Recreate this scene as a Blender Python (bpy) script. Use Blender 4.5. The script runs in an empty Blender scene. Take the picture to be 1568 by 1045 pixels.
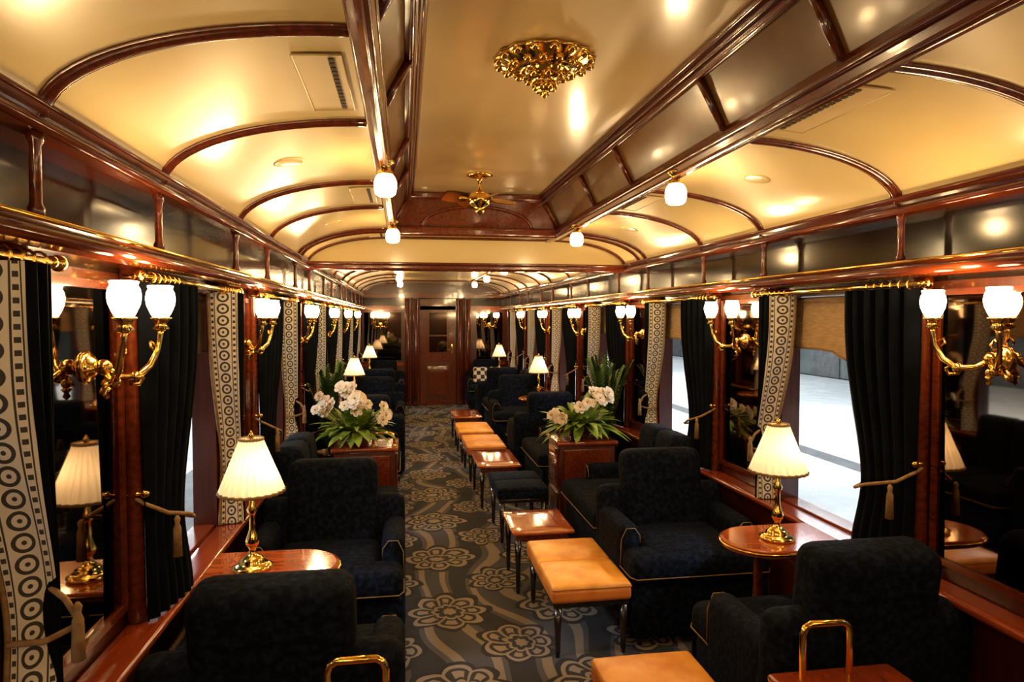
import bpy, math, random
from mathutils import Vector, Matrix
random.seed(7)
pi=math.pi
CX=0.5435
try:
    bpy.context.scene.view_settings.view_transform='Standard'
except Exception as e: print(e)
# ---------------------------------------------------------------- materials
def newmat(name):
    m=bpy.data.materials.new(name); m.use_nodes=True
    nt=m.node_tree; b=nt.nodes['Principled BSDF']
    return m,nt,b
def setp(b,**k):
    names={'col':'Base Color','rough':'Roughness','metal':'Metallic','coat':'Coat Weight','coatr':'Coat Roughness',
           'spec':'Specular IOR Level','sheen':'Sheen Weight','ecol':'Emission Color','estr':'Emission Strength','trans':'Transmission Weight'}
    for a,v in k.items():
        if a in('col','ecol'): v=(v[0],v[1],v[2],1)
        b.inputs[names[a]].default_value=v
def noise_mix(nt,c1,c2,scale,stretch=(1,1,1),lo=.35,hi=.65,detail=4):
    tc=nt.nodes.new('ShaderNodeTexCoord'); mp=nt.nodes.new('ShaderNodeMapping'); mp.inputs['Scale'].default_value=stretch
    nt.links.new(tc.outputs['Object'],mp.inputs['Vector'])
    n=nt.nodes.new('ShaderNodeTexNoise'); n.inputs['Scale'].default_value=scale; n.inputs['Detail'].default_value=detail
    nt.links.new(mp.outputs['Vector'],n.inputs['Vector'])
    r=nt.nodes.new('ShaderNodeValToRGB'); r.color_ramp.elements[0].position=lo; r.color_ramp.elements[1].position=hi
    r.color_ramp.elements[0].color=(*c1,1); r.color_ramp.elements[1].color=(*c2,1)
    nt.links.new(n.outputs['Fac'],r.inputs['Fac'])
    return r.outputs['Color'],n.outputs['Fac']
def bump(nt,b,h,strength,dist=.01):
    bp=nt.nodes.new('ShaderNodeBump'); bp.inputs['Strength'].default_value=strength; bp.inputs['Distance'].default_value=dist
    nt.links.new(h,bp.inputs['Height']); nt.links.new(bp.outputs['Normal'],b.inputs['Normal'])
def nm(name,c1,c2,scale,stretch=(1,1,1),bmp=0,lo=.35,hi=.65,**k):
    m,nt,b=newmat(name); setp(b,**k)
    c,f=noise_mix(nt,c1,c2,scale,stretch,lo,hi); nt.links.new(c,b.inputs['Base Color'])
    if bmp: bump(nt,b,f,bmp)
    return m
WOOD=nm('mahogany',(.060,.009,.0025),(.17,.028,.006),9,(5,.5,5),rough=.2,coat=.9,coatr=.05,lo=.25,hi=.75)
WOODV=nm('mahogany_panel',(.035,.006,.0022),(.10,.017,.0045),9,(6,6,.35),rough=.3,coat=.6,coatr=.08,lo=.2,hi=.8)
DARKPANEL=nm('dark_lacquer_panel',(.008,.004,.002),(.020,.008,.004),4,rough=.14,coat=.1,coatr=.05,spec=.4)
BROWNGL=nm('amber_lacquer_panel',(.13,.058,.012),(.20,.095,.02),3,rough=.2,coat=.15,coatr=.06,spec=.35)
TABLE=nm('polished_table_top',(.24,.040,.008),(.46,.095,.018),7,(1,6,1),rough=.12,coat=.8,coatr=.04,lo=.2,hi=.8)
CREAM=nm('cream_ceiling_paint',(.82,.63,.28),(.87,.69,.33),2,rough=.3,coat=.8,coatr=.15)
TANC=nm('tan_clerestory_tone',(.62,.44,.20),(.68,.49,.23),2,rough=.3,coat=.7,coatr=.12)  # darker, tanner version of the cream ceiling colour
BRASS=nm('polished_brass',(.75,.44,.09),(.97,.66,.19),8,metal=1,rough=.15)
VELVET=nm('navy_velvet',(.0016,.0026,.006),(.009,.016,.038),42,rough=.9,bmp=.5,spec=.12,lo=.42,hi=.75)
CURT=nm('black_navy_velvet_curtain',(.0012,.0018,.003),(.0035,.0048,.008),10,rough=.9,spec=.10)
PIPING=nm('gold_piping',(.22,.14,.05),(.32,.20,.07),20,rough=.6)
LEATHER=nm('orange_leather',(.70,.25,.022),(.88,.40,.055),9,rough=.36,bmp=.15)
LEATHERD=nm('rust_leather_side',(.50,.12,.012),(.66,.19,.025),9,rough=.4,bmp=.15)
BLIND=nm('tan_blind_fabric',(.42,.27,.13),(.55,.37,.19),20,(1,1,8),rough=.9)
CORD=nm('beige_cord',(.22,.12,.05),(.34,.21,.09),40,rough=.8)
LEAF=nm('leaf_green',(.06,.13,.012),(.28,.36,.04),12,rough=.45)
PALM=nm('palm_green',(.02,.065,.010),(.08,.16,.025),12,rough=.45)
PETAL=nm('white_petal',(.80,.66,.5),(.95,.88,.76),12,rough=.6)
POT=nm('dark_glazed_pot',(.03,.012,.006),(.07,.03,.012),6,rough=.2,coat=1)
BLACKW=nm('ebonised_wood',(.008,.005,.004),(.02,.01,.007),6,rough=.25,coat=.6)
VENTM=nm('vent_cream',(.70,.52,.25),(.76,.58,.29),5,rough=.4)
SLOT=nm('vent_slot_dark',(.05,.03,.015),(.07,.04,.02),5,rough=.8)
SILL=nm('red_mahogany_sill',(.18,.025,.007),(.34,.055,.012),7,(5,.5,5),rough=.2,coat=.8,coatr=.06,lo=.2,hi=.8)
def mirror_mat():
    m,nt,b=newmat('smoked_mirror'); c,f=noise_mix(nt,(.22,.17,.13),(.26,.20,.15),1.5)
    nt.links.new(c,b.inputs['Base Color']); setp(b,metal=1,rough=.03); return m
MIRROR=mirror_mat()
def emis(name,c1,c2,s,scale=3):
    m,nt,b=newmat(name); c,f=noise_mix(nt,c1,c2,scale)
    nt.links.new(c,b.inputs['Emission Color']); nt.links.new(c,b.inputs['Base Color']); setp(b,estr=s,rough=.3); return m
OPAL=emis('opal_glass_lit',(1,.70,.36),(1,.76,.42),28)
def shade_mat():
    m,nt,b=newmat('pleated_shade_fabric')
    c,f=noise_mix(nt,(.93,.84,.66),(.96,.90,.74),6); nt.links.new(c,b.inputs['Base Color']); setp(b,rough=.9,ecol=(1,.78,.48),estr=.15)
    t=nt.nodes.new('ShaderNodeBsdfTranslucent'); nt.links.new(c,t.inputs['Color'])
    mx=nt.nodes.new('ShaderNodeMixShader'); mx.inputs[0].default_value=.5
    o=nt.nodes['Material Output']; nt.links.new(b.outputs[0],mx.inputs[1]); nt.links.new(t.outputs[0],mx.inputs[2]); nt.links.new(mx.outputs[0],o.inputs[0])
    return m
SHADE=shade_mat()
def MT(nt,op,a,b=None,c=None,clamp=False):
    n=nt.nodes.new('ShaderNodeMath'); n.operation=op; n.use_clamp=clamp
    for i,v in enumerate((a,b,c)):
        if v is None: continue
        if isinstance(v,(int,float)): n.inputs[i].default_value=v
        else: nt.links.new(v,n.inputs[i])
    return n.outputs[0]
def MIXC(nt,f,a,b):
    n=nt.nodes.new('ShaderNodeMix'); n.data_type='RGBA'
    nt.links.new(f,n.inputs[0])
    for i,v in ((6,a),(7,b)):
        if isinstance(v,tuple): n.inputs[i].default_value=(*v,1)
        else: nt.links.new(v,n.inputs[i])
    return n.outputs[2]
def glass_mat():
    m=bpy.data.materials.new('window_glass'); m.use_nodes=True; nt=m.node_tree; nt.nodes.clear()
    o=nt.nodes.new('ShaderNodeOutputMaterial'); mx=nt.nodes.new('ShaderNodeMixShader'); t=nt.nodes.new('ShaderNodeBsdfTransparent')
    g=nt.nodes.new('ShaderNodeBsdfGlossy'); g.inputs['Roughness'].default_value=.02; fr=nt.nodes.new('ShaderNodeLayerWeight')
    t.inputs['Color'].default_value=(.93,.95,.95,1)
    fac=MT(nt,'ADD',MT(nt,'MULTIPLY',MT(nt,'POWER',fr.outputs['Facing'],4),.6),.05)
    nt.links.new(fac,mx.inputs[0]); nt.links.new(t.outputs[0],mx.inputs[1]); nt.links.new(g.outputs[0],mx.inputs[2]); nt.links.new(mx.outputs[0],o.inputs[0]); return m
GLASS=glass_mat()
def carpet_mat():
    m,nt,b=newmat('floral_carpet'); setp(b,rough=.95)
    tc=nt.nodes.new('ShaderNodeTexCoord')
    nz=nt.nodes.new('ShaderNodeTexNoise'); nz.inputs['Scale'].default_value=3; nt.links.new(tc.outputs['Object'],nz.inputs['Vector'])
    sx=nt.nodes.new('ShaderNodeSeparateXYZ'); nt.links.new(tc.outputs['Object'],sx.inputs[0])
    sn=nt.nodes.new('ShaderNodeSeparateXYZ'); nt.links.new(nz.outputs['Color'],sn.inputs[0])
    x=MT(nt,'ADD',sx.outputs[0],MT(nt,'MULTIPLY',MT(nt,'SUBTRACT',sn.outputs[0],.5),.16))
    y=MT(nt,'ADD',sx.outputs[1],MT(nt,'MULTIPLY',MT(nt,'SUBTRACT',sn.outputs[1],.5),.16))
    def motif(ox,oy,PX,PY,R,n):
        fx=MT(nt,'MULTIPLY',MT(nt,'SUBTRACT',MT(nt,'FRACT',MT(nt,'DIVIDE',MT(nt,'ADD',x,ox),PX)),.5),PX)
        fy=MT(nt,'MULTIPLY',MT(nt,'SUBTRACT',MT(nt,'FRACT',MT(nt,'DIVIDE',MT(nt,'ADD',y,oy),PY)),.5),PY)
        r=MT(nt,'SQRT',MT(nt,'ADD',MT(nt,'MULTIPLY',fx,fx),MT(nt,'MULTIPLY',fy,fy)))
        th=MT(nt,'ARCTAN2',fy,fx)
        sc=MT(nt,'ABSOLUTE',MT(nt,'COSINE',MT(nt,'MULTIPLY',th,n)))
        q=MT(nt,'DIVIDE',r,MT(nt,'MULTIPLY',MT(nt,'ADD',MT(nt,'MULTIPLY',sc,.26),.82),R))
        inside=MT(nt,'LESS_THAN',q,1.0)
        def rg(a,b_): return MT(nt,'MULTIPLY',MT(nt,'GREATER_THAN',q,a),MT(nt,'LESS_THAN',q,b_))
        seams=MT(nt,'MULTIPLY',MT(nt,'LESS_THAN',sc,.24),rg(.45,.9))
        mid=MT(nt,'MULTIPLY',MT(nt,'GREATER_THAN',sc,.80),rg(.52,.76))
        lines=MT(nt,'MAXIMUM',MT(nt,'MAXIMUM',rg(.86,1.0),rg(.36,.45)),MT(nt,'MAXIMUM',seams,mid))
        lines=MT(nt,'MAXIMUM',lines,MT(nt,'LESS_THAN',q,.20))
        return inside,lines,rg(1.0,1.16)
    a1,r1,m1=motif(.10,.05,.66,.84,.215,4); a2,r2,m2=motif(.43,.47,.66,.84,.17,3.5)
    ins=MT(nt,'MAXIMUM',a1,a2); rg=MT(nt,'MAXIMUM',MT(nt,'MULTIPLY',a1,r1),MT(nt,'MULTIPLY',a2,r2)); rim=MT(nt,'MAXIMUM',m1,m2)
    wv=nt.nodes.new('ShaderNodeTexWave'); wv.inputs['Scale'].default_value=.7; wv.inputs['Distortion'].default_value=10; wv.inputs['Detail'].default_value=1.0; wv.inputs['Detail Scale'].default_value=1.0
    nt.links.new(tc.outputs['Object'],wv.inputs['Vector'])
    rp=nt.nodes.new('ShaderNodeValToRGB'); e=rp.color_ramp.elements; rp.color_ramp.interpolation='CONSTANT'
    e[0].position=0; e[0].color=(.026,.027,.036,1); e[1].position=.25; e[1].color=(.075,.073,.082,1)
    n=e.new(.46); n.color=(.22,.175,.135,1); n=e.new(.80); n.color=(.055,.056,.070,1)
    nt.links.new(wv.outputs['Fac'],rp.inputs[0])
    c=MIXC(nt,ins,rp.outputs[0],(.032,.031,.036)); c=MIXC(nt,rg,c,(.27,.22,.17)); c=MIXC(nt,rim,c,(.020,.020,.026))
    nt.links.new(c,b.inputs['Base Color'])
    f=nt.nodes.new('ShaderNodeTexNoise'); f.inputs['Scale'].default_value=300; nt.links.new(tc.outputs['Object'],f.inputs['Vector']); bump(nt,b,f.outputs['Fac'],.3)
    return m
CARPET=carpet_mat()
def lace_mat():
    m,nt,b=newmat('embroidered_lace_band'); setp(b,rough=.9)
    uv=nt.nodes.new('ShaderNodeUVMap'); s=nt.nodes.new('ShaderNodeSeparateXYZ'); nt.links.new(uv.outputs[0],s.inputs[0])
    u=MT(nt,'SUBTRACT',s.outputs[0],.5); v=MT(nt,'SUBTRACT',MT(nt,'FRACT',s.outputs[1]),.5)
    v2=MT(nt,'MULTIPLY',v,.44)
    r=MT(nt,'SQRT',MT(nt,'ADD',MT(nt,'MULTIPLY',u,u),MT(nt,'MULTIPLY',v2,v2)))
    ring=MT(nt,'LESS_THAN',MT(nt,'ABSOLUTE',MT(nt,'SUBTRACT',r,.165)),.035); dot=MT(nt,'LESS_THAN',r,.045)
    au=MT(nt,'ABSOLUTE',u)
    edge=MT(nt,'LESS_THAN',MT(nt,'ABSOLUTE',MT(nt,'SUBTRACT',au,.275)),.016)
    edge2=MT(nt,'LESS_THAN',MT(nt,'ABSOLUTE',MT(nt,'SUBTRACT',au,.43)),.012)
    tick=MT(nt,'MULTIPLY',MT(nt,'MULTIPLY',MT(nt,'GREATER_THAN',au,.31),MT(nt,'LESS_THAN',au,.40)),MT(nt,'GREATER_THAN',MT(nt,'FRACT',MT(nt,'MULTIPLY',s.outputs[1],2)),.55))
    k=MT(nt,'MAXIMUM',MT(nt,'MAXIMUM',ring,dot),MT(nt,'MAXIMUM',edge,tick)); k=MT(nt,'MAXIMUM',k,edge2)
    c=MIXC(nt,k,(.74,.69,.60),(.05,.045,.04)); nt.links.new(c,b.inputs['Base Color']); return m
LACE=lace_mat()
def check_mat():
    m,nt,b=newmat('checker_fabric'); setp(b,rough=.8); tc=nt.nodes.new('ShaderNodeTexCoord'); c=nt.nodes.new('ShaderNodeTexChecker')
    c.inputs['Scale'].default_value=14; c.inputs['Color1'].default_value=(.7,.6,.45,1); c.inputs['Color2'].default_value=(.03,.02,.02,1)
    nt.links.new(tc.outputs['Object'],c.inputs['Vector']); nt.links.new(c.outputs[0],b.inputs['Base Color']); return m
CHECK=check_mat()
# ---------------------------------------------------------------- mesh builder
class MB:
    def __init__(s): s.v=[];s.f=[];s.m=[];s.uv=[];s.mats=[];s.sm=[];s.M=Matrix.Identity(4)
    def mi(s,mat):
        if mat not in s.mats: s.mats.append(mat)
        return s.mats.index(mat)
    def add(s,vs,fs,mat,smooth=True,uvs=None,T=None):
        o=len(s.v); X=s.M if T is None else s.M@T
        for i,p in enumerate(vs):
            s.v.append(tuple(X@Vector(p))); s.uv.append(uvs[i] if uvs else (0,0))
        k=s.mi(mat)
        for f in fs: s.f.append(tuple(o+i for i in f)); s.m.append(k); s.sm.append(smooth)
    def box(s,x0,x1,y0,y1,z0,z1,mat,T=None):
        v=[(x,y,z) for x in(x0,x1) for y in(y0,y1) for z in(z0,z1)]
        f=[(0,1,3,2),(4,6,7,5),(0,4,5,1),(2,3,7,6),(0,2,6,4),(1,5,7,3)]
        s.add(v,f,mat,False,T=T)
    def rbox(s,x0,x1,y0,y1,z0,z1,r,mat,T=None,seg=3,puff=0):
        c=[(x0+x1)/2,(y0+y1)/2,(z0+z1)/2]; h=[abs(x1-x0)/2,abs(y1-y0)/2,abs(z1-z0)/2]
        r=min(r,min(h)*.98)
        def co(hh):
            a=[-hh+r*(1-math.cos(k*pi/2/seg))  for k in range(seg)]
            mid=[-(hh-r)+2*(hh-r)*k/4 for k in range(5)]
            return a+mid+[-q for q in reversed(a)]
        C=[co(q) for q in h]; n=len(C[0]); idx={}; vs=[]; fs=[]
        def vert(i,j,k):
            key=(i,j,k)
            if key in idx: return idx[key]
            p=[C[0][i],C[1][j],C[2][k]]
            inn=[max(-(h[a]-r),min(h[a]-r,p[a])) for a in range(3)]
            d=Vector([p[a]-inn[a] for a in range(3)])
            if d.length>1e-9: d=d.normalized()*r
            q=[inn[a]+d[a] for a in range(3)]
            if puff:
                q[2]+=puff*(1-(q[0]/h[0])**2)*(1-(q[1]/h[1])**2)*(1 if q[2]>0 else 0)
            idx[key]=len(vs); vs.append((c[0]+q[0],c[1]+q[1],c[2]+q[2])); return idx[key]
        for a in range(n-1):
            for b in range(n-1):
                for e,fl in((0,0),(n-1,1)):
                    for F in((lambda p,q:(e,p,q)),(lambda p,q:(q,e,p)),(lambda p,q:(p,q,e))):
                        Q=[vert(*F(a,b)),vert(*F(a+1,b)),vert(*F(a+1,b+1)),vert(*F(a,b+1))]
                        fs.append(tuple(Q if fl else reversed(Q)))
        s.add(vs,fs,mat,True,T=T)
    def lathe(s,prof,mat,c=(0,0,0),seg=20,T=None,flute=0,nf=0,cap=True):
        vs=[];fs=[];n=len(prof)
        for (r,z) in prof:
            for k in range(seg):
                a=2*pi*k/seg; rr=r*(1+flute*math.cos(nf*a)) if nf else r
                vs.append((c[0]+rr*math.cos(a),c[1]+rr*math.sin(a),c[2]+z))
        for i in range(n-1):
            for k in range(seg):
                k2=(k+1)%seg; fs.append((i*seg+k,i*seg+k2,(i+1)*seg+k2,(i+1)*seg+k))
        if cap:
            if prof[0][0]>1e-4: fs.append(tuple(reversed(range(seg))))
            if prof[-1][0]>1e-4: fs.append(tuple((n-1)*seg+k for k in range(seg)))
        s.add(vs,fs,mat,True,T=T)
    def tube(s,pts,rad,mat,seg=8,closed=False,T=None):
        P=[Vector(p) for p in pts]; n=len(P); vs=[];fs=[]
        rr=rad if isinstance(rad,(list,tuple)) else [rad]*n
        up=None
        for i,p in enumerate(P):
            if closed: t=(P[(i+1)%n]-P[i-1])
            else: t=(P[min(i+1,n-1)]-P[max(i-1,0)])
            t=t.normalized()
            if up is None:
                up=Vector((0,0,1)) if abs(t.z)<.9 else Vector((1,0,0))
            a=(up-t*up.dot(t)); 
            if a.length<1e-5: a=t.orthogonal()
            a.normalize(); b=t.cross(a); up=a
            for k in range(seg):
                g=2*pi*k/seg; vs.append(tuple(p+(a*math.cos(g)+b*math.sin(g))*rr[i]))
        m=n if closed else n-1
        for i in range(m):
            j=(i+1)%n
            for k in range(seg):
                k2=(k+1)%seg; fs.append((i*seg+k,i*seg+k2,j*seg+k2,j*seg+k))
        if not closed:
            fs.append(tuple(reversed(range(seg)))); fs.append(tuple((n-1)*seg+k for k in range(seg)))
        s.add(vs,fs,mat,True,T=T)
    def cyl(s,a,b,r,mat,seg=12,T=None): s.tube([a,b],r,mat,seg,T=T)
    def ball(s,c,r,mat,seg=12,sz=1):
        s.lathe([(max(r*math.sin(pi*k/8),1e-5),-r*sz*math.cos(pi*k/8)) for k in range(9)],mat,c,seg)
    def prism(s,prof,y0,y1,mat,smooth=False,T=None):
        n=len(prof); vs=[(x,y0,z) for x,z in prof]+[(x,y1,z) for x,z in prof]
        fs=[(k,(k+1)%n,n+(k+1)%n,n+k) for k in range(n)]+[tuple(reversed(range(n))),tuple(range(n,2*n))]
        s.add(vs,fs,mat,smooth,T=T)
    def grid(s,P,mat,uvs=None,smooth=True,T=None):
        R=len(P);C=len(P[0]); vs=[p for r in P for p in r]; U=[q for r in uvs for q in r] if uvs else None
        fs=[(i*C+j,i*C+j+1,(i+1)*C+j+1,(i+1)*C+j) for i in range(R-1) for j in range(C-1)]
        s.add(vs,fs,mat,smooth,uvs=U,T=T)
    def mesh(s,name):
        me=bpy.data.meshes.new(name); me.from_pydata(s.v,[],s.f); 
        for m in s.mats: me.materials.append(m)
        me.polygons.foreach_set('material_index',s.m); me.polygons.foreach_set('use_smooth',s.sm)
        uvl=me.uv_layers.new(name='UVMap')
        for l in me.loops: uvl.data[l.index].uv=s.uv[l.vertex_index]
        me.validate(); me.update(); return me
    def obj(s,name,loc=(0,0,0),rz=0):
        return place(s.mesh(name),name,loc,rz)
def place(me,name,loc=(0,0,0),rz=0,sc=1):
    o=bpy.data.objects.new(name,me); bpy.context.scene.collection.objects.link(o); o.location=loc; o.rotation_euler=(0,0,rz)
    if sc!=1: o.scale=(sc,sc,sc)
    return o
def addlight(parent,loc,power,col=(1,.66,.30),rad=.04,name='bulb_light'):
    l=bpy.data.lights.new(name,'POINT'); l.energy=power; l.color=col; l.shadow_soft_size=rad
    o=bpy.data.objects.new(name,l); bpy.context.scene.collection.objects.link(o); o.parent=parent; o.location=loc; return o
# ---------------------------------------------------------------- dims
Y0=-1.75; Y1=12.8
piers=[1.93+1.7*k for k in range(-2,7)]
wins=[1.08+1.7*k for k in range(-1,7)]
HP=.36
WL=-.87; WR=2*CX-WL
CLX=-.757; CRX=2*CX-CLX
RLX=-.095; RRX=2*CX-RLX
ZC=2.077; ZR=2.30; ZT=2.59; YE=5.1; YP=5.5
TL=.035; TR=2*CX-TL
def mir(x): return 2*CX-x
b=MB(); b.box(WL-.1,WR+.1,Y0,Y1,-.06,0,CARPET); b.obj('floor')
def wall(side):
    b=MB()
    f=(lambda x:x) if side=='left' else mir
    def bx(x0,x1,*r): 
        a,c=sorted((f(x0),f(x1))); b.box(a,c,*r)
    bx(WL-.10,WL,Y0,Y1,0,.665,WOODV)
    bx(WL-.10,WL,Y0,Y1,1.785,2.10,DARKPANEL)
    edges=[]
    prev=Y0
    for w in wins:
        edges.append((prev,w-.49)); prev=w+.49
    edges.append((prev,Y1))
    for a,c in edges: bx(WL-.10,WL,a,c,.665,1.785,WOODV)
    for w in wins+piers:
        hw=.42 if w in wins else .28
        if w-hw<Y0 or w+hw>Y1: continue
        bx(WL,WL+.012,w-hw,w+hw,.12,.40,WOODV)
    b.obj('wall_'+side)
    t=MB()
    def pr(prof,y0,y1,mat): t.prism([(f(x),z) for x,z in prof],y0,y1,mat)
    pr([(WL,2.10),(WL,2.035),(CLX-.03,2.035),(CLX+.005,2.045),(CLX+.018,2.062),(CLX+.004,2.072),(CLX+.02,2.09),(CLX-.004,2.112),(CLX-.03,2.112)],Y0,Y1,WOOD)
    t.cyl((f(CLX+.012),Y0,2.05),(f(CLX+.012),Y1,2.05),.012,WOOD,12)
    t.cyl((f(CLX+.012),Y0,2.098),(f(CLX+.012),Y1,2.098),.009,WOOD,12)
    pr([(WL,1.86),(WL,1.80),(CLX-.02,1.80),(CLX+.012,1.81),(CLX+.016,1.832),(CLX,1.842),(CLX+.008,1.856),(CLX-.015,1.868)],Y0,Y1,WOOD)
    t.cyl((f(CLX+.012),Y0,1.822),(f(CLX+.012),Y1,1.822),.016,WOOD,12)
    t.cyl((f(CLX+.010),Y0,1.858),(f(CLX+.010),Y1,1.858),.006,BRASS,10)  # brass bead added to stand for the golden glint on the wood rail
    for p in piers:
        for s in(-1,1):
            y=p+s*HP
            if Y0<y<Y1:
                t.lathe([(.017,0),(.017,.02),(.012,.03),(.012,.15),(.017,.16),(.017,.185)],WOOD,(f(CLX-.012),y,1.862),10)
    t.obj('trim_'+('1' if side=='left' else '2'))
    s2=MB()
    a,c=sorted((f(WL),f(WL+.12))); s2.rbox(a,c,Y0,Y1,.662,.69,.012,SILL)
    a,c=sorted((f(WL),f(WL+.05))); s2.rbox(a,c,Y0,Y1,.62,.662,.012,WOOD)
    s2.obj('trim_'+('3' if side=='left' else '4'))
    bb=MB(); a,c=sorted((f(WL),f(WL+.025))); bb.box(a,c,Y0,Y1,0,.09,WOOD); bb.obj('baseboard_'+side)
    for w in wins:
        g=MB()
        for k in range(13):
            z=.46+.010*k
            a,c=sorted((f(WL+.001),f(WL+.02))); g.box(a,c,w-.42,w+.42,z,z+.005,BRASS)
        for k in range(29):
            y=w-.42+.03*k
            a,c=sorted((f(WL+.001),f(WL+.024))); g.box(a,c,y-.003,y+.003,.45,.595,BRASS)
        g.obj('radiator_grille')
wall('left'); wall('right')
tp=MB()
for side in(0,1):
    for p in piers:
        if p+HP>Y1+.1: continue
        for s in(-1,1):
            x=WL+.028; x=x if side==0 else mir(x); y=p+s*(HP-.035)
            if y<Y0+.05: continue
            tp.lathe([(.030,0),(.034,.02),(.028,.05),(.026,.4),(.026,1.0),(.030,1.05),(.034,1.08),(.034,1.11)],WOOD,(x,y,.69),14)
tp.obj('trim_5')
def mirrormesh(sg):
    b=MB(); X0,X1=sorted((0,sg*.008)); b.box(X0,X1,-.27,.27,.0,.98,MIRROR)
    for a,c,d,e in((-.285,-.262,-.015,.995),(.262,.285,-.015,.995)):
        q=sorted((0,sg*.018)); b.box(q[0],q[1],a,c,d,e,WOOD)
    q=sorted((0,sg*.018)); b.box(q[0],q[1],-.262,.262,-.015,.008,WOOD); b.box(q[0],q[1],-.262,.262,.972,.995,WOOD)
    return b.mesh('mirror')
mm=(mirrormesh(1),mirrormesh(-1))
for p in piers:
    if p-.3<Y0: continue
    place(mm[0],'mirror',(WL+.001,p,.76)); place(mm[1],'mirror',(WR-.001,p,.76))
wn=1
for w in wins:
    for side in(0,1):
        b=MB(); f=(lambda x:x) if side==0 else mir
        def bx(x0,x1,*r):
            a,c=sorted((f(x0),f(x1))); b.box(a,c,*r)
        y0,y1=w-.489,w+.489
        bx(WL-.09,WL+.012,y0,y0+.035,.69,1.784,WOODV); bx(WL-.09,WL+.012,y1-.035,y1,.69,1.784,WOODV)
        bx(WL-.09,WL+.0,y0+.035,y1-.035,.666,.70,SILL); bx(WL-.09,WL+.012,y0+.035,y1-.035,1.755,1.784,WOODV)
        gx=f(WL-.06); b.add([(gx,y0+.035,.70),(gx,y1-.035,.70),(gx,y1-.035,1.755),(gx,y0+.035,1.755)],[(0,1,2,3)],GLASS,False)
        b.obj('window_%d'%wn); wn+=1
        g=MB(); N=49; top=1.752; Pf=[]
        for i in range(9):
            r=[]
            for k in range(N):
                a=k/(N-1); y=y0+.04+(y1-y0-.08)*a
                sc=.028*max(0,1-abs((a-.5)/.10))**.6+.012*max(0,1-abs((a-.5)/.22))
                zb=1.50-sc
                z=top+(zb-top)*i/8; x=WL-.03+.004*math.sin(i*2.2)
                r.append((f(x),y,z))
            Pf.append(r)
        g.grid(Pf,BLIND)
        g.tube([(f(WL-.028),y,z-.002) for (_,y,z) in Pf[-1]],.005,PIPING,6)
        g.cyl((f(WL-.03),y0+.04,1.738),(f(WL-.03),y1-.04,1.738),.014,BLIND,10)
        g.obj('window_blind')
        g=MB(); xx=f(WL+.085)
        g.cyl((xx,w-.60,1.775),(xx,w+.60,1.775),.011,BRASS,10)
        for s in(-1,1):
            g.ball((xx,w+s*.61,1.775),.02,BRASS); g.ball((xx,w+s*.58,1.775),.015,BRASS)
            a,c=sorted((f(WL+.02),xx)); g.cyl((a,w+s*.56,1.775),(c,w+s*.56,1.775),.008,BRASS,8)
            for q in range(6):
                yy=w+s*(.30+.045*q)
                g.tube([(xx+.018*math.cos(t*pi/5),yy,1.775+.018*math.sin(t*pi/5)) for t in range(10)],.0035,BRASS,5,closed=True)
        g.obj('curtain_rod')
def curtain_mesh(sx,sy,near):
    b=MB(); rows=[];band=[];buv=[]
    NZ=34; zt,zm,zb=1.762,.98,.695
    def sm(t): t=max(0,min(1,t)); return t*t*(3-2*t)
    l0,l1=(-.34,-.25) if near else (-.17,.0)
    NP=44
    for i in range(NZ+1):
        z=zt+(zb-zt)*i/NZ
        if z>zm: t=(zt-z)/(zt-zm); p=sm(t)**1.6; q=0
        else: p=1; q=sm((zm-z)/(zm-zb))
        lead=l0+(l1-l0)*p-.035*q
        yc=lead+.06-.01*p; dc=.132-.03*p+.015*q
        NB=8; r=[];u=[]
        for k in range(NB+1):
            a=k/NB; wob=.006*math.sin(a*2*pi+z*9)
            r.append((sx*(.022+(dc-.022)*a),sy*(lead+(yc-lead)*a+wob),z)); u.append((a,z/.052))
        band.append(r); buv.append(u)
        ye=.065-.03*p*(0 if near else 1); r=[]
        amp=.020*(1-.45*p)
        for k in range(NP+1):
            a=k/NP; y=yc+(ye-yc)*a
            d=dc+(.07-dc)*a*a+amp*math.sin(a*2*pi*(6 if near else 4)+.6*math.sin(z*3))*min(1,a*8)
            r.append((sx*d,sy*y,z))
        rows.append(r)
    b.grid(rows,CURT); b.grid(band,LACE,buv)
    fr=[(x,y,z) for (x,y,z) in [r[0] for r in band]]
    b.tube(fr,.006,CORD,5)
    yc=l1+.06
    pts=[(.012,.05,1.10),(.06,.055,1.07),(.125,.03,1.03),(.145,yc*.6,.985),(.135,yc,.955),(.09,l1+.01,.945),(.03,l1-.015,.955)]
    b.tube([(sx*x,sy*y,z) for x,y,z in pts],.007,CORD,8)
    b.lathe([(.004,.07),(.010,.06),(.007,.045),(.012,.03),(.015,-.06),(.001,-.06)],CORD,(sx*.15,sy*.03,.95),10)
    b.cyl((sx*.0,sy*.05,1.10),(sx*.06,sy*.055,1.10),.006,BRASS,8); b.ball((sx*.065,sy*.055,1.10),.013,BRASS)
    return b.mesh('curtain')
cm={}
for side in(0,1):
    for s in(-1,1): cm[(side,s)]=curtain_mesh(1 if side==0 else -1,s,s==-1)
for w in wins:
    for side in(0,1):
        for s in(-1,1):
            place(cm[(side,s)],'curtain',((WL if side==0 else WR),w+s*.49,0))
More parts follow.
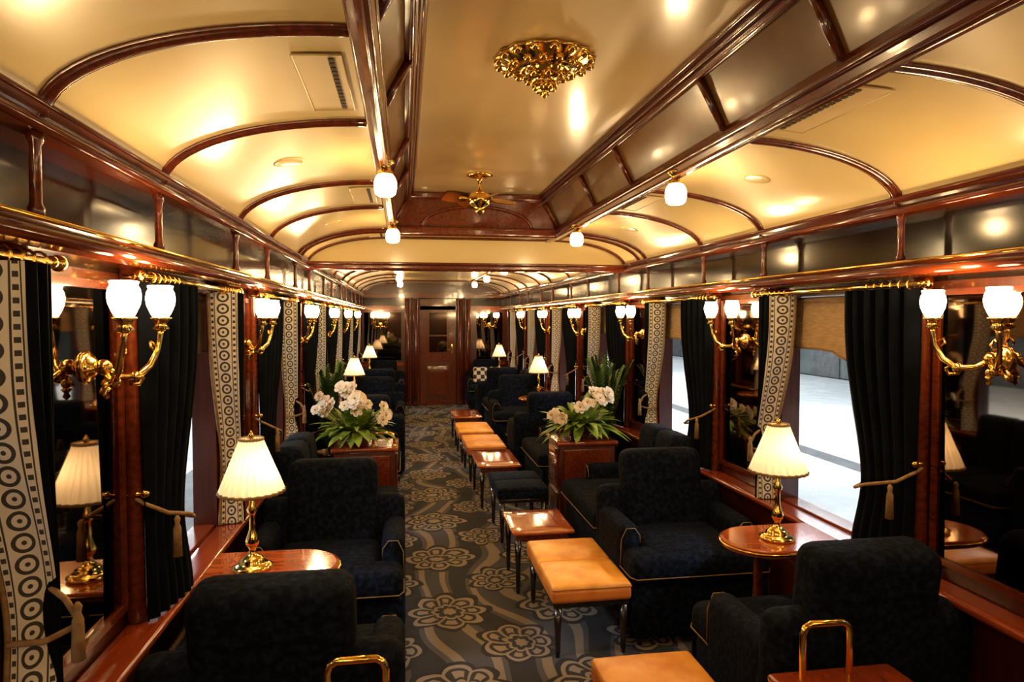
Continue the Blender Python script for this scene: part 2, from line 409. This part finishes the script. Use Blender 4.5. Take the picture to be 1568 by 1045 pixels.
# ---------------------------------------------------------------- ceiling
b=MB()
def arc(n=16):
    return [(RLX-(RLX-CLX)*math.sin(pi/2*k/n),ZC+(ZR-ZC)*math.cos(pi/2*k/n)) for k in range(n+1)]
A=arc(); A=list(reversed(A))
Am=[(mir(x),z) for x,z in A]
def strip(prof,y0,y1,mat,smooth=True):
    b.grid([[(x,y0,z) for x,z in prof],[(x,y1,z) for x,z in prof]],mat,smooth=smooth)
for P in(A,Am):
    strip([(P[0][0],2.05)]+P,Y0,Y1,CREAM)
strip([(RLX,ZR),(RLX,ZR+.03),(TL,ZT),],Y0,YE,BROWNGL,False)
strip([(RRX,ZR),(RRX,ZR+.03),(TR,ZT)],Y0,YE,BROWNGL,False)
strip([(TL,ZT),(TR,ZT)],Y0,YE,TANC,False)
strip([(RLX,ZR),(RRX,ZR)],YE,Y1,CREAM,False)
b.add([(RLX,YE,ZR),(RRX,YE,ZR),(TR,YE,ZT),(TL,YE,ZT)],[(0,1,2,3)],WOOD,False)
b.obj('ceiling')
b=MB()
pf=[(CLX,2.05)]+A+list(reversed(Am))+[(CRX,2.05)]
b.prism([(x,z-.001) for x,z in pf],YP,YP+.05,CREAM)
b.obj('wall_partition_lintel')
b=MB(); b.rbox(WL+.01,WR-.01,YP-.035,YP+.085,2.03,2.085,.018,WOOD); b.rbox(CLX,CRX,YP-.05,YP-.03,2.075,2.095,.008,WOOD); b.obj('trim_6')
b=MB()
def rib(P,y):
    for (off,r) in((-.020,.008),(0,.015),(.020,.008)):
        b.tube([(x,y+off,z-.004) for x,z in P],r,WOOD,10)
for p in piers:
    for s in(-1,1):
        y=p+s*HP
        if Y0+.05<y<Y1-.05 and abs(y-YP)>.1:
            rib(A,y); rib(Am,y)
rib(A+list(reversed(Am)),YP-.02)
rib(A+list(reversed(Am)),YE+.02)
for y in(8.37,11.77): rib(A+list(reversed(Am)),y)
b.obj('trim_7')
b=MB()
for f in((lambda x:x),mir):
    pr=[(RLX-.022,ZR+.005),(RLX-.026,ZR-.01),(RLX-.012,ZR-.02),(RLX-.016,ZR-.035),(RLX+.0,ZR-.045),(RLX+.03,ZR-.035),(RLX+.038,ZR-.01),(RLX+.03,ZR+.005),(RLX+.035,ZR+.025),(RLX+.02,ZR+.05),(RLX-.01,ZR+.05)]
    b.prism([(f(x),z) for x,z in pr],Y0,YE,WOOD)
    b.cyl((f(RLX+.022),Y0,ZR-.035),(f(RLX+.022),YE,ZR-.035),.012,WOOD,12)
    b.cyl((f(RLX-.016),Y0,ZR-.018),(f(RLX-.016),YE,ZR-.018),.010,WOOD,12)
    b.cyl((f(RLX+.034),Y0,ZR+.008),(f(RLX+.034),YE,ZR+.008),.010,WOOD,12)
    pr=[(TL-.03,ZT-.065),(TL-.015,ZT-.07),(TL+.010,ZT-.06),(TL+.006,ZT-.045),(TL+.02,ZT-.035),(TL+.016,ZT-.02),(TL+.032,ZT-.012),(TL+.032,ZT-.001),(TL-.03,ZT-.001)]
    b.prism([(f(x),z) for x,z in pr],Y0,YE,WOOD)
    b.cyl((f(TL+.026),Y0,ZT-.013),(f(TL+.026),YE,ZT-.013),.010,WOOD,12)
    b.cyl((f(TL-.004),Y0,ZT-.062),(f(TL-.004),YE,ZT-.062),.011,WOOD,12)
    b.cyl((f(TL+.012),Y0,ZT-.038),(f(TL+.012),YE,ZT-.038),.009,WOOD,12)
    k=0
    y=YE-.03
    while y>Y0:
        b.tube([(f(RLX+.006),y,ZR+.03),(f(TL-.008),y,ZT-.05)],.015,WOOD,8)
        y-=1.02 if k%2==0 else .68; k+=1
    b.rbox(*sorted((f(RLX-.03),f(RLX+.03))),YE,Y1,ZR-.025,ZR-.001,.01,WOOD)
b.rbox(RLX-.02,RRX+.02,YE-.05,YE-.002,ZR-.04,ZR+.03,.015,WOOD)
b.rbox(TL,TR,YE-.04,YE-.002,ZT-.05,ZT-.002,.012,WOOD)
b.tube([(CX+.42*math.cos(pi*k/16),YE-.012,ZR+.03+.16*math.sin(pi*k/16)) for k in range(17)],.012,WOOD,8)
b.obj('trim_8')
def arcz(x):
    q=(RLX-x)/(RLX-CLX); return ZC+(ZR-ZC)*math.sqrt(max(0,1-q*q))
for p in piers[1:]:
    for f in((lambda x:x),mir):
        b=MB(); rows=[]
        for k in range(5):
            x=-.15-.03*k; rows.append([(f(x),p-.22,arcz(x)-.006),(f(x),p+.22,arcz(x)-.006)])
        b.grid(rows,VENTM)
        b.tube([(f(-.15),p-.22,arcz(-.15)-.006),(f(-.15),p+.22,arcz(-.15)-.006),(f(-.27),p+.22,arcz(-.27)-.006),(f(-.27),p-.22,arcz(-.27)-.006)],.003,VENTM,6,closed=True)
        for k in range(14):
            yy=p-.19+.029*k; a,c=sorted((f(-.17),f(-.185))); zz=arcz(-.178)-.009
            b.box(a,c,yy-.010,yy+.010,zz-.001,zz+.001,SLOT)
        b.obj('ceiling_vent')
for w in wins[1:]:
    for f in((lambda x:x),mir):
        b=MB(); x=-.45; sl=math.atan2(arcz(x+.02)-arcz(x-.02),.04)
        T=Matrix.Translation((f(x),w,arcz(x)-.002))@Matrix.Rotation(-sl if f(x)<0 else sl,4,'Y')
        b.lathe([(.001,-.004),(.05,-.004),(.058,-.002),(.060,.002)],CREAM,(0,0,0),24,T=T); b.obj('ceiling_speaker')
b=MB(); b.box(WL-.1,WR+.1,Y0-.06,Y0,0,2.62,WOODV); b.obj('wall_back')
b=MB(); b.box(WL-.1,WR+.1,Y1,Y1+.06,0,2.35,WOODV)
for x0,x1 in((-.80,-.02),(1.30,1.90)):
    b.box(x0,x1,Y1-.02,Y1,.12,.75,WOODV); b.box(x0+.05,x1-.05,Y1-.015,Y1,.85,1.75,MIRROR)
    b.box(x0,x1,Y1-.04,Y1,.75,.80,SILL)
b.box(WL,WR,Y1-.05,Y1,1.80,1.87,WOOD); b.box(WL,WR,Y1-.05,Y1,2.03,2.10,WOOD)
b.box(WL,WR,Y1-.012,Y1,1.87,2.03,DARKPANEL)
b.obj('wall_front')
b=MB()
for x in(.06,.20,1.03,1.17):
    b.rbox(x-.06,x+.06,Y1-.14,Y1-.001,.0,2.1,.03,WOOD)
    b.cyl((x,Y1-.15,.1),(x,Y1-.15,2.0),.03,WOOD,12)
b.box(.0,1.24,Y1-.16,Y1-.001,2.02,2.12,WOOD)
b.obj('trim_9')
b=MB(); dx0,dx1=.28,.95; yd=Y1-.05
b.box(dx0,dx1,yd,Y1-.001,0,2.0,WOOD)
b.box(dx0+.10,dx1-.10,yd-.012,yd,.12,.80,WOODV); b.rbox(dx0+.13,dx1-.13,yd-.02,yd-.01,.18,.74,.01,WOOD)
b.box(dx0+.16,dx1-.16,yd-.006,yd,1.0,1.75,MIRROR)
for x in(dx0+.14,dx1-.17): b.box(x,x+.03,yd-.02,yd,.97,1.78,WOOD)
for z in(.97,1.3,1.75): b.box(dx0+.14,dx1-.14,yd-.018,yd,z,z+.03,WOOD)
b.rbox(dx1-.09,dx1-.05,yd-.015,yd,.95,1.15,.01,BRASS); b.tube([(dx1-.07,yd-.01,1.05),(dx1-.07,yd-.06,1.05),(dx1-.18,yd-.06,1.05)],.01,BRASS,8)
b.obj('door_1')
# ---------------------------------------------------------------- fixtures
SHP=[(.012,-.050),(.021,-.046),(.028,-.034),(.037,-.012),(.040,.008),(.037,.026),(.032,.036),(.035,.045),(.031,.047),(.022,.042),(.0005,.038)]
def sconce(sg):
    b=MB()
    T=Matrix.Rotation(sg*pi/2,4,'Y')
    b.lathe([(.045,0),(.045,.006),(.038,.012),(.030,.014),(.026,.024),(.012,.032),(.001,.036)],BRASS,(0,0,0),18,T=T,flute=.05,nf=8)
    b.ball((sg*.045,0,0),.022,BRASS); b.ball((sg*.05,0,-.045),.013,BRASS); b.lathe([(.001,-.03),(.010,-.02),(.006,-.01),(.014,0),(.001,.01)],BRASS,(sg*.05,0,-.06),10)
    for s in(-1,1):
        P=[(.045,0,.0),(.07,.03,-.030),(.10,.075,-.035),(.125,.11,-.005),(.14,.128,.04),(.148,.13,.085),(.15,.13,.115)]
        b.tube([(sg*x,s*y,z) for x,y,z in P],[.011,.010,.011,.010,.008,.008,.010],BRASS,8)
        Q=[(.09,.07,-.03),(.08,.095,-.055),(.09,.12,-.06),(.10,.125,-.04),(.098,.11,-.03)]
        b.tube([(sg*x,s*y,z) for x,y,z in Q],[.006,.007,.007,.006,.003],BRASS,7)
        Q=[(.14,.125,.05),(.13,.10,.065),(.135,.09,.05),(.14,.10,.04)]
        b.tube([(sg*x,s*y,z) for x,y,z in Q],[.004,.005,.005,.003],BRASS,6)
        b.ball((sg*.10,s*.075,-.034),.017,BRASS)
        b.lathe([(.010,-.03),(.024,-.022),(.014,-.010),(.020,.0),(.030,.010),(.026,.012)],BRASS,(sg*.15,s*.13,.125),14)
        b.lathe(SHP,OPAL,(sg*.15,s*.13,.183),18)
    return b.mesh('wall_sconce')
sc=(sconce(1),sconce(-1))
SP=7.5
for p in piers:
    if p>12: continue
    for side in(0,1):
        o=place(sc[side],'wall_sconce',((WL+.009 if side==0 else WR-.009),p+(.06 if side==0 else 0),1.515))
        addlight(o,((.20 if side==0 else -.20),0,.25),SP)
for x in(-.45,1.6):
    o=place(sc[0],'wall_sconce',(x,Y1-.016,1.515),-pi/2); addlight(o,(.17,0,.25),2)
b=MB()
b.lathe([(.035,.055),(.038,.045),(.02,.035),(.018,.02),(.03,.01),(.034,.0),(.030,-.004)],BRASS,(0,0,0.0),16)
b.lathe([(.028,0),(.038,-.012),(.045,-.03),(.045,-.06),(.040,-.08),(.030,-.088),(.0005,-.092)],OPAL,(0,0,0),18)
cg=b.mesh('ceiling_light')
for y in(-.62,2.78,4.48,6.18,7.88,9.58,11.28):
    for x in(RLX+.02,RRX-.02):
        zz=ZR-.07 if y<YE else ZR-.05
        o=place(cg,'ceiling_light',(x,y,zz)); addlight(o,(.0,0,-.15),7.0 if y<YE else 5.0)
# rosette
b=MB()
b.lathe([(.17,0),(.184,-.006),(.178,-.014),(.166,-.018),(.158,-.026),(.140,-.032),(.13,-.040),(.11,-.042),(.09,-.044),(.082,-.052),(.078,-.066),(.058,-.074),(.040,-.078),(.036,-.09),(.040,-.10),(.030,-.114),(.014,-.122),(.017,-.130),(.001,-.142)],BRASS,(0,0,0),64,flute=.035,nf=16)
for k in range(16):
    a=2*pi*k/16; b.ball((.168*math.cos(a),.168*math.sin(a),-.018),.018,BRASS,10,.8)
for k in range(14):
    a=2*pi*k/14; b.ball((.128*math.cos(a),.128*math.sin(a),-.038),.015,BRASS,10,.8)
for k in range(8):
    a=2*pi*k/8; b.ball((.070*math.cos(a),.070*math.sin(a),-.066),.016,BRASS,10,1.1)
for k in range(6):
    a=2*pi*k/6; b.ball((.033*math.cos(a),.033*math.sin(a),-.100),.014,BRASS,10,1.3)
b.obj('ceiling_rosette',(.505,2.42,ZT-.001))
# fan
b=MB()
b.lathe([(.085,0),(.088,-.008),(.06,-.016),(.03,-.022),(.018,-.035),(.012,-.05),(.012,-.10),(.03,-.11),(.06,-.125),(.078,-.15),(.078,-.175),(.06,-.20),(.04,-.21),(.03,-.225),(.035,-.24),(.015,-.255),(.001,-.265)],BRASS,(0,0,0),28)
for k in range(4):
    T=Matrix.Rotation(pi/2*k+.4,4,'Z')@Matrix.Translation((.17,0,-.16))@Matrix.Rotation(.45,4,'X')
    P=[];Pb=[]
    for i in range(9):
        a=i/8; w=.024+.032*math.sin(pi*min(1,a*.62+.12)); x=-.08+.17*a
        P.append([(x,-w,.003),(x,-w/2,.005),(x,w/2,.005),(x,w,.003)]); Pb.append([(x,-w,-.003),(x,w,-.003)])
    b.grid(P,BRASS,T=T); b.grid(Pb,BRASS,T=T)
    b.tube([(-.10,0,0),(-.02,0,-.008)],.008,BRASS,6,T=T)
b.obj('ceiling_fan',(.49,4.42,ZT-.001))
# table lamp
b=MB()
b.lathe([(.001,0),(.072,0),(.074,.010),(.058,.018),(.044,.022),(.047,.032),(.03,.045),(.016,.055),(.012,.075),(.022,.09),(.027,.105),(.018,.125),(.011,.15),(.010,.20),(.015,.21),(.020,.225),(.011,.24),(.008,.30),(.006,.48)],BRASS,(0,0,0),24)
b.lathe([(.116,.292),(.113,.305),(.098,.345),(.080,.39),(.063,.435),(.048,.475),(.044,.488),(.044,.492)],SHADE,(0,0,0),192,flute=.04,nf=24,cap=False)
b.lathe([(.115,.287),(.119,.290),(.118,.299),(.113,.299)],PIPING,(0,0,0),96,flute=.04,nf=24,cap=False)
b.lathe([(.043,.486),(.047,.489),(.046,.497),(.042,.497)],PIPING,(0,0,0),40,cap=False)
b.lathe([(.006,.46),(.012,.48),(.006,.49),(.012,.505),(.001,.525)],BRASS,(0,0,0),12)
for k in range(3):
    a=2*pi*k/3; b.tube([(0,0,.49),(.043*math.cos(a),.043*math.sin(a),.49)],.002,BRASS,5)
tl=b.mesh('table_lamp')
def side_table(sg):
    b=MB(); N=14
    L=.49;W=.175
    pts=[(0,-W),(L-.17,-W)]+[(L-.17+.17*math.sin(pi*k/N),-W*math.cos(pi*k/N)) for k in range(1,N)]+[(L-.17,W),(0,W)]
    n=len(pts)
    def ring(sc,z): return [(sg*(x if x<.01 else x*sc),y*sc,z) for x,y in pts]
    vs=ring(.97,.70)+ring(1,.695)+ring(1,.672)+ring(.96,.665)
    fs=[tuple(range(n)),tuple(reversed(range(3*n,4*n)))]
    for r in range(3):
        for k in range(n):
            k2=(k+1)%n; fs.append((r*n+k,r*n+k2,(r+1)*n+k2,(r+1)*n+k))
    b.add(vs,fs,TABLE,False)
    b.tube([(sg*x*1.0,y,.684) for x,y in pts],.006,BRASS,6)
    b.lathe([(.075,0),(.075,.02),(.04,.04),(.022,.08),(.02,.3),(.028,.36),(.02,.42),(.02,.62),(.035,.664)],WOOD,(sg*.26,.13,0),18)
    return b.mesh('side_table')
st=(side_table(1),side_table(-1))
def table_set(y,x_l=-.575,x_r=1.575,ly=-.02):
    place(st[0],'side_table',(WL+.125,y,0)); place(st[1],'side_table',(WR-.125,y,0))
    for x in(x_l,x_r):
        o=place(tl,'table_lamp',(x,y+ly,.701)); addlight(o,(.022,0,.38),2.1,col=(1,.72,.42),rad=.025)
table_set(2.66); table_set(7.88); table_set(11.28)
# armchair (faces local +Y)
def armchair(W=.76,D=.64,cushions=1):
    b=MB(); h=W/2; d=D/2
    b.rbox(-h+.02,h-.02,-d+.04,d-.03,.07,.34,.03,VELVET)
    n=cushions; cw=(W-.24)/n
    b.rbox(-h+.01,h-.01,d-.20,d+.01,.325,.465,.05,VELVET,puff=.01)
    for k in range(n):
        x0=-h+.12+k*cw
        b.rbox(x0+.002,x0+cw-.002,-d+.12,d-.02,.325,.475,.05,VELVET,puff=.02)
    b.tube([(-h+.006,d-.19,.36),(-h+.006,d-.03,.36),(-h+.03,d+.012,.36),(h-.03,d+.012,.36),(h-.006,d-.03,.36),(h-.006,d-.19,.36)],.003,PIPING,6)
    for s in(-1,1):
        b.rbox(*sorted((s*(h-.115),s*h)),-d+.04,d-.17,.08,.575,.05,VELVET)
        b.tube([(s*(h-.006),d-.18,.37),(s*(h-.008),d-.178,.50),(s*(h-.035),d-.173,.558),(s*(h-.08),d-.173,.558),(s*(h-.108),d-.175,.52),(s*(h-.110),d-.175,.48)],.0025,PIPING,6)
    T=Matrix.Translation((0,-d+.08,.1))@Matrix.Rotation(.10,4,'X')
    b.rbox(-h,h,-.07,.07,.0,.585,.06,VELVET,T=T)
    T=Matrix.Translation((0,-d+.10,.35))@Matrix.Rotation(.13,4,'X')
    for k in range(n):
        x0=-h+.145+k*(W-.29)/n
        b.rbox(x0,x0+(W-.29)/n,-.10,.085,.0,.54,.06,VELVET,T=T)
    b.rbox(-h+.01,h-.01,d-.04,d-.028,.05,.32,.01,VELVET)
    for x in(-h+.07,h-.07):
        for y in(-d+.07,d-.07): b.lathe([(.016,0),(.020,.03),(.026,.08)],BLACKW,(x,y,0),10)
    return b.mesh('armchair' if W<.9 else 'sofa')
ac=armchair(); sf=armchair(.92,.66,2)
XLc=-.385; XRc=mir(XLc)
for (y,fc) in((2.32,0),(3.45,pi),(7.05,0),(8.60,pi),(10.50,0),(12.05,pi)):
    place(ac,'armchair',(XLc,y,0),fc); place(ac,'armchair',(XRc+(.075 if y==2.32 else 0),y,0),fc)
place(sf,'sofa',(-.39,4.38,0),-pi/2); place(sf,'sofa',(mir(-.39),4.38,0),pi/2)
place(sf,'sofa',(-.39,6.12,0),-pi/2); place(sf,'sofa',(mir(-.39),6.12,0),pi/2)
place(sf,'sofa',(-.39,9.58,0),-pi/2); place(sf,'sofa',(mir(-.39),9.58,0),pi/2)
def stool(L,mat=LEATHER,W=.40,H=.37,mat2=None):
    b=MB(); mat2=mat2 or mat
    b.rbox(0.01,W-.01,.01,L-.01,H-.125,H-.09,.01,BLACKW)
    n=2
    for k in range(n):
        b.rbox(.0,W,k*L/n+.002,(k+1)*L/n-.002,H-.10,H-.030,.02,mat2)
        b.rbox(.001,W-.001,k*L/n+.003,(k+1)*L/n-.003,H-.050,H-.012,.018,mat,puff=.015)
        b.tube([(.004,k*L/n+.006,H-.03),(W-.004,k*L/n+.006,H-.03),(W-.004,(k+1)*L/n-.006,H-.03),(.004,(k+1)*L/n-.006,H-.03)],.005,mat2,6,closed=True)
    for x in(.035,W-.035):
        for y in(.035,L-.035):
            b.lathe([(.010,0),(.014,.03),(.016,.12),(.022,H-.12)],BLACKW,(x,y,0),10)
    return b.mesh('footstool')
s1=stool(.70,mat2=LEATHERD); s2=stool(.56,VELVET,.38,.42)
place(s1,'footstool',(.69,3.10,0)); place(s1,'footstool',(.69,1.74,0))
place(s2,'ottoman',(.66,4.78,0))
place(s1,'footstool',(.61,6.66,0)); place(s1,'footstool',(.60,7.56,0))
def ctable(L,W=.38,H=.38):
    b=MB(); b.rbox(0,W,0,L,H-.022,H,.009,TABLE); b.rbox(.03,W-.03,.03,L-.03,H-.07,H-.022,.008,WOOD)
    b.tube([(.004,.004,H-.011),(W-.004,.004,H-.011),(W-.004,L-.004,H-.011),(.004,L-.004,H-.011)],.005,BRASS,6,closed=True)
    for x in(.04,W-.04):
        for y in(.04,L-.04): b.lathe([(.010,0),(.013,.02),(.016,.2),(.022,H-.06)],BLACKW,(x,y,0),10)
    return b.mesh('coffee_table')
place(ctable(.46),'coffee_table',(.62,3.87,0)); place(ctable(.72),'coffee_table',(.61,5.68,0)); place(ctable(.7),'coffee_table',(.60,8.55,0))
def cabinet(sg,L,W,H,ry,h):
    b=MB(); X=lambda a,c:sorted((sg*a,sg*c))
    b.rbox(*X(0,W),0,L,.0,.06,.01,BLACKW); b.rbox(*X(.01,W-.01),.01,L-.01,.05,H-.03,.008,WOODV)
    b.rbox(*X(-.012,W+.012),-.012,L+.012,H-.03,H,.012,SILL)
    for (z0,z1) in((.10,.30),(.33,H-.06)):
        b.rbox(*X(.05,W-.05),-.004,.012,z0,z1,.006,WOOD); b.ball((sg*W/2,-.012,(z0+z1)/2),.012,BRASS)
        b.rbox(*X(-.004,.012),.05,L-.05,z0,z1,.006,WOOD)
    P=[(.02,ry,H-.01),(.02,ry,H+h-.03),(.027,ry,H+h-.01),(.045,ry,H+h),(.145,ry,H+h),(.163,ry,H+h-.01),(.17,ry,H+h-.03),(.17,ry,H-.01)]
    b.tube([(sg*x,y,z) for x,y,z in P],.010,BRASS,10)
    for x in(.02,.17): b.lathe([(.02,0),(.02,.006),(.013,.012)],BRASS,(sg*x,ry,H),12)
    return b.mesh('cabinet')
for sg,x in((-1,-.035),(1,mir(-.035))):
    place(cabinet(sg,.26,.40,.54,.13,.215),'cabinet',(x,1.64,0))
    place(cabinet(sg,.40,.46,.70,.05,.10),'cabinet',(x+sg*.03,4.97,0))
def leaf(b,base,dirv,L,W,bend,mat):
    d=Vector(dirv).normalized(); side=d.cross(Vector((0,0,1)))
    if side.length<.01: side=Vector((1,0,0))
    side.normalize(); P=[]
    for i in range(7):
        a=i/6; p=Vector(base)+d*L*a+Vector((0,0,-bend*a*a*L)); w=W*math.sin(pi*(a*.9+.08))**.8*(1 if a<1 else .1)
        P.append([tuple(p-side*w+Vector((0,0,.15*w))),tuple(p),tuple(p+side*w+Vector((0,0,.15*w)))])
    b.grid(P,mat)
def blossom(b,c,r,n):
    c=Vector(c); n=Vector(n).normalized(); u=n.orthogonal().normalized(); v=n.cross(u); ph=random.random()*6
    for k,(sc,lift) in enumerate(((1,.15),(.8,.5),(.5,.8))):
        for j in range(6):
            a=ph+k*.5+2*pi*j/6; d=u*math.cos(a)+v*math.sin(a); t=n.cross(d); R=r*sc
            P=[[c-t*R*.12,c+t*R*.12],[c+d*R*.5+n*R*lift*.4-t*R*.40,c+d*R*.5+n*R*lift*.4+t*R*.40],[c+d*R*.9+n*R*lift-t*R*.30,c+d*R*.9+n*R*lift+t*R*.30],[c+d*R+n*R*lift*.8-t*R*.08,c+d*R+n*R*lift*.8+t*R*.08]]
            b.grid([[tuple(q) for q in r_] for r_ in P],PETAL)
    b.ball(tuple(c+n*r*.2),r*.14,PIPING,8)
def flowers(seed,cen):
    random.seed(seed); b=MB()
    b.lathe([(.001,0),(.09,0),(.11,.02),(.13,.08),(.125,.12),(.13,.125),(.115,.13),(.11,.11),(.001,.11)],POT,(0,0,0),24)
    for k in range(120):
        a=random.random()*2*pi; el=random.uniform(.0,1.3); L=random.uniform(.16,.32)
        leaf(b,(.07*math.cos(a),.07*math.sin(a),.11),(math.cos(a)*math.cos(el),math.sin(a)*math.cos(el),math.sin(el)),L,random.uniform(.02,.042),random.uniform(.2,.6),LEAF)
    for (cx,cy,cz,n,sp) in cen:
        for k in range(n):
            c=(cx+random.gauss(0,sp),cy+random.gauss(0,sp),cz+random.gauss(0,sp*.7))
            b.tube([(0,0,.1),(c[0]*.6,c[1]*.6,c[2]*.6+.03),c],.003,LEAF,5)
            blossom(b,c,random.uniform(.038,.055),(c[0]+random.gauss(0,.1),c[1]-.25,c[2]*.6))
    return b.obj('flower_arrangement')
f1=flowers(3,[(-.22,-.05,.29,9,.045),(.02,-.10,.34,12,.06),(.20,-.05,.22,6,.04),(-.06,-.1,.40,5,.03)]); f1.location=(-.37,5.12,.701)
f2=flowers(9,[(.12,-.05,.36,11,.05),(.0,-.1,.26,4,.04),(-.24,-.08,.20,7,.045)]); f2.location=(1.38,5.12,.701)
def palm(seed,hi=1.0):
    random.seed(seed); b=MB()
    b.lathe([(.001,0),(.075,0),(.085,.02),(.10,.30),(.11,.55),(.118,.58),(.105,.58),(.10,.54),(.001,.54)],POT,(0,0,0),24)
    for k in range(18):
        a=2*pi*k/18+random.random()*.3; el=random.uniform(1.2,1.5); L=random.uniform(.72,1.0)*hi; P=[]
        for i in range(12):
            t=i/11; r=L*t*math.cos(el)*.65; z=.55+L*t*math.sin(el)-.20*t**3*L; P.append(Vector((r*math.cos(a),r*math.sin(a),z)))
        b.tube([tuple(p) for p in P],[.006-.004*i/11 for i in range(12)],PALM,5)
        for i in range(3,12):
            d=(P[i]-P[i-1]).normalized(); sd=Vector((-math.sin(a),math.cos(a),0))
            for s in(-1,1):
                for o in(0,.5):
                    base=P[i-1].lerp(P[i],o)
                    leaf(b,tuple(base),tuple(d*.9+sd*s*.5),.12*(1-.4*abs(i-7)/5),.011,.35,PALM)
    return b.obj('potted_palm')
p1=palm(5,.95); p1.location=(-.60,5.52,0)
p2=palm(6,1.02); p2.location=(1.69,5.52,0)
for (x,y) in((1.33,10.28),(1.62,10.28)):
    b=MB(); b.rbox(-.13,.13,-.04,.04,0,.28,.035,CHECK,T=Matrix.Rotation(-.12,4,'X')); b.obj('checkered_cushion',(x,11.92,.49))
# ---------------------------------------------------------------- outside station
PLAT=nm('platform_concrete',(.62,.64,.65),(.76,.78,.78),3,rough=.6)
PLATD=nm('reflection_and_dark_trim',(.11,.11,.115),(.17,.17,.17),5,rough=.5)  # dark grey on the strip nearest the train paints in its reflection
LINE=nm('platform_white_line',(.7,.7,.68),(.8,.8,.78),8,rough=.5)
WALLS=nm('station_wall',(.10,.12,.12),(.2,.22,.21),.8,rough=.7)
for sg in(-1,1):
    b=MB(); X=lambda a,c:sorted((CX+sg*a,CX+sg*c))
    b.box(*X(1.75,3.0),-6,40,-.25,-.12,PLATD); b.box(*X(3.0,3.15),-6,40,-.25,-.12,LINE); b.box(*X(3.15,4.6),-6,40,-.25,-.12,PLAT)
    b.box(*X(4.6,4.9),-6,40,-.25,-.12,PLATD); b.box(*X(4.9,11.8),-6,40,-.25,-.12,PLAT)
    b.obj('station_platform')
    b=MB(); b.box(*X(12,12.2),-6,40,-.12,5,WALLS); b.box(*X(11.9,12),-6,40,1.3,1.6,LINE)
    for k in range(12): b.box(*X(11.95,12),-5+3.8*k,-3.6+3.8*k,-.12,2.1,PLATD)
    b.obj('station_wall')
    for k in range(4):
        y=1+k*8.5
        b=MB(); b.box(*X(6.0,6.5),y-1.5,y+1.5,4.2,4.3,LINE); o=b.obj('added_luminaire')  # luminaire and area lamp added out of view to brighten the platform
        l=bpy.data.lights.new('platform_fill_light','AREA'); l.shape='RECTANGLE'; l.size=.5; l.size_y=3; l.energy=620; l.color=(.88,.95,1)
        lo=bpy.data.objects.new('platform_fill_light',l); bpy.context.scene.collection.objects.link(lo); lo.location=(CX+sg*6.25,y,4.19); lo.parent=o
w=bpy.data.worlds.new('World'); bpy.context.scene.world=w; w.use_nodes=True
w.node_tree.nodes['Background'].inputs[0].default_value=(.02,.025,.03,1); w.node_tree.nodes['Background'].inputs[1].default_value=.5
cd=bpy.data.cameras.new('camera'); cd.lens=23.6; cd.sensor_width=36; cd.clip_start=.05
co=bpy.data.objects.new('camera',cd); bpy.context.scene.collection.objects.link(co)
co.location=(0,0,1.65); co.rotation_euler=(math.radians(90-1.98),0,math.radians(-9.06))
bpy.context.scene.camera=co
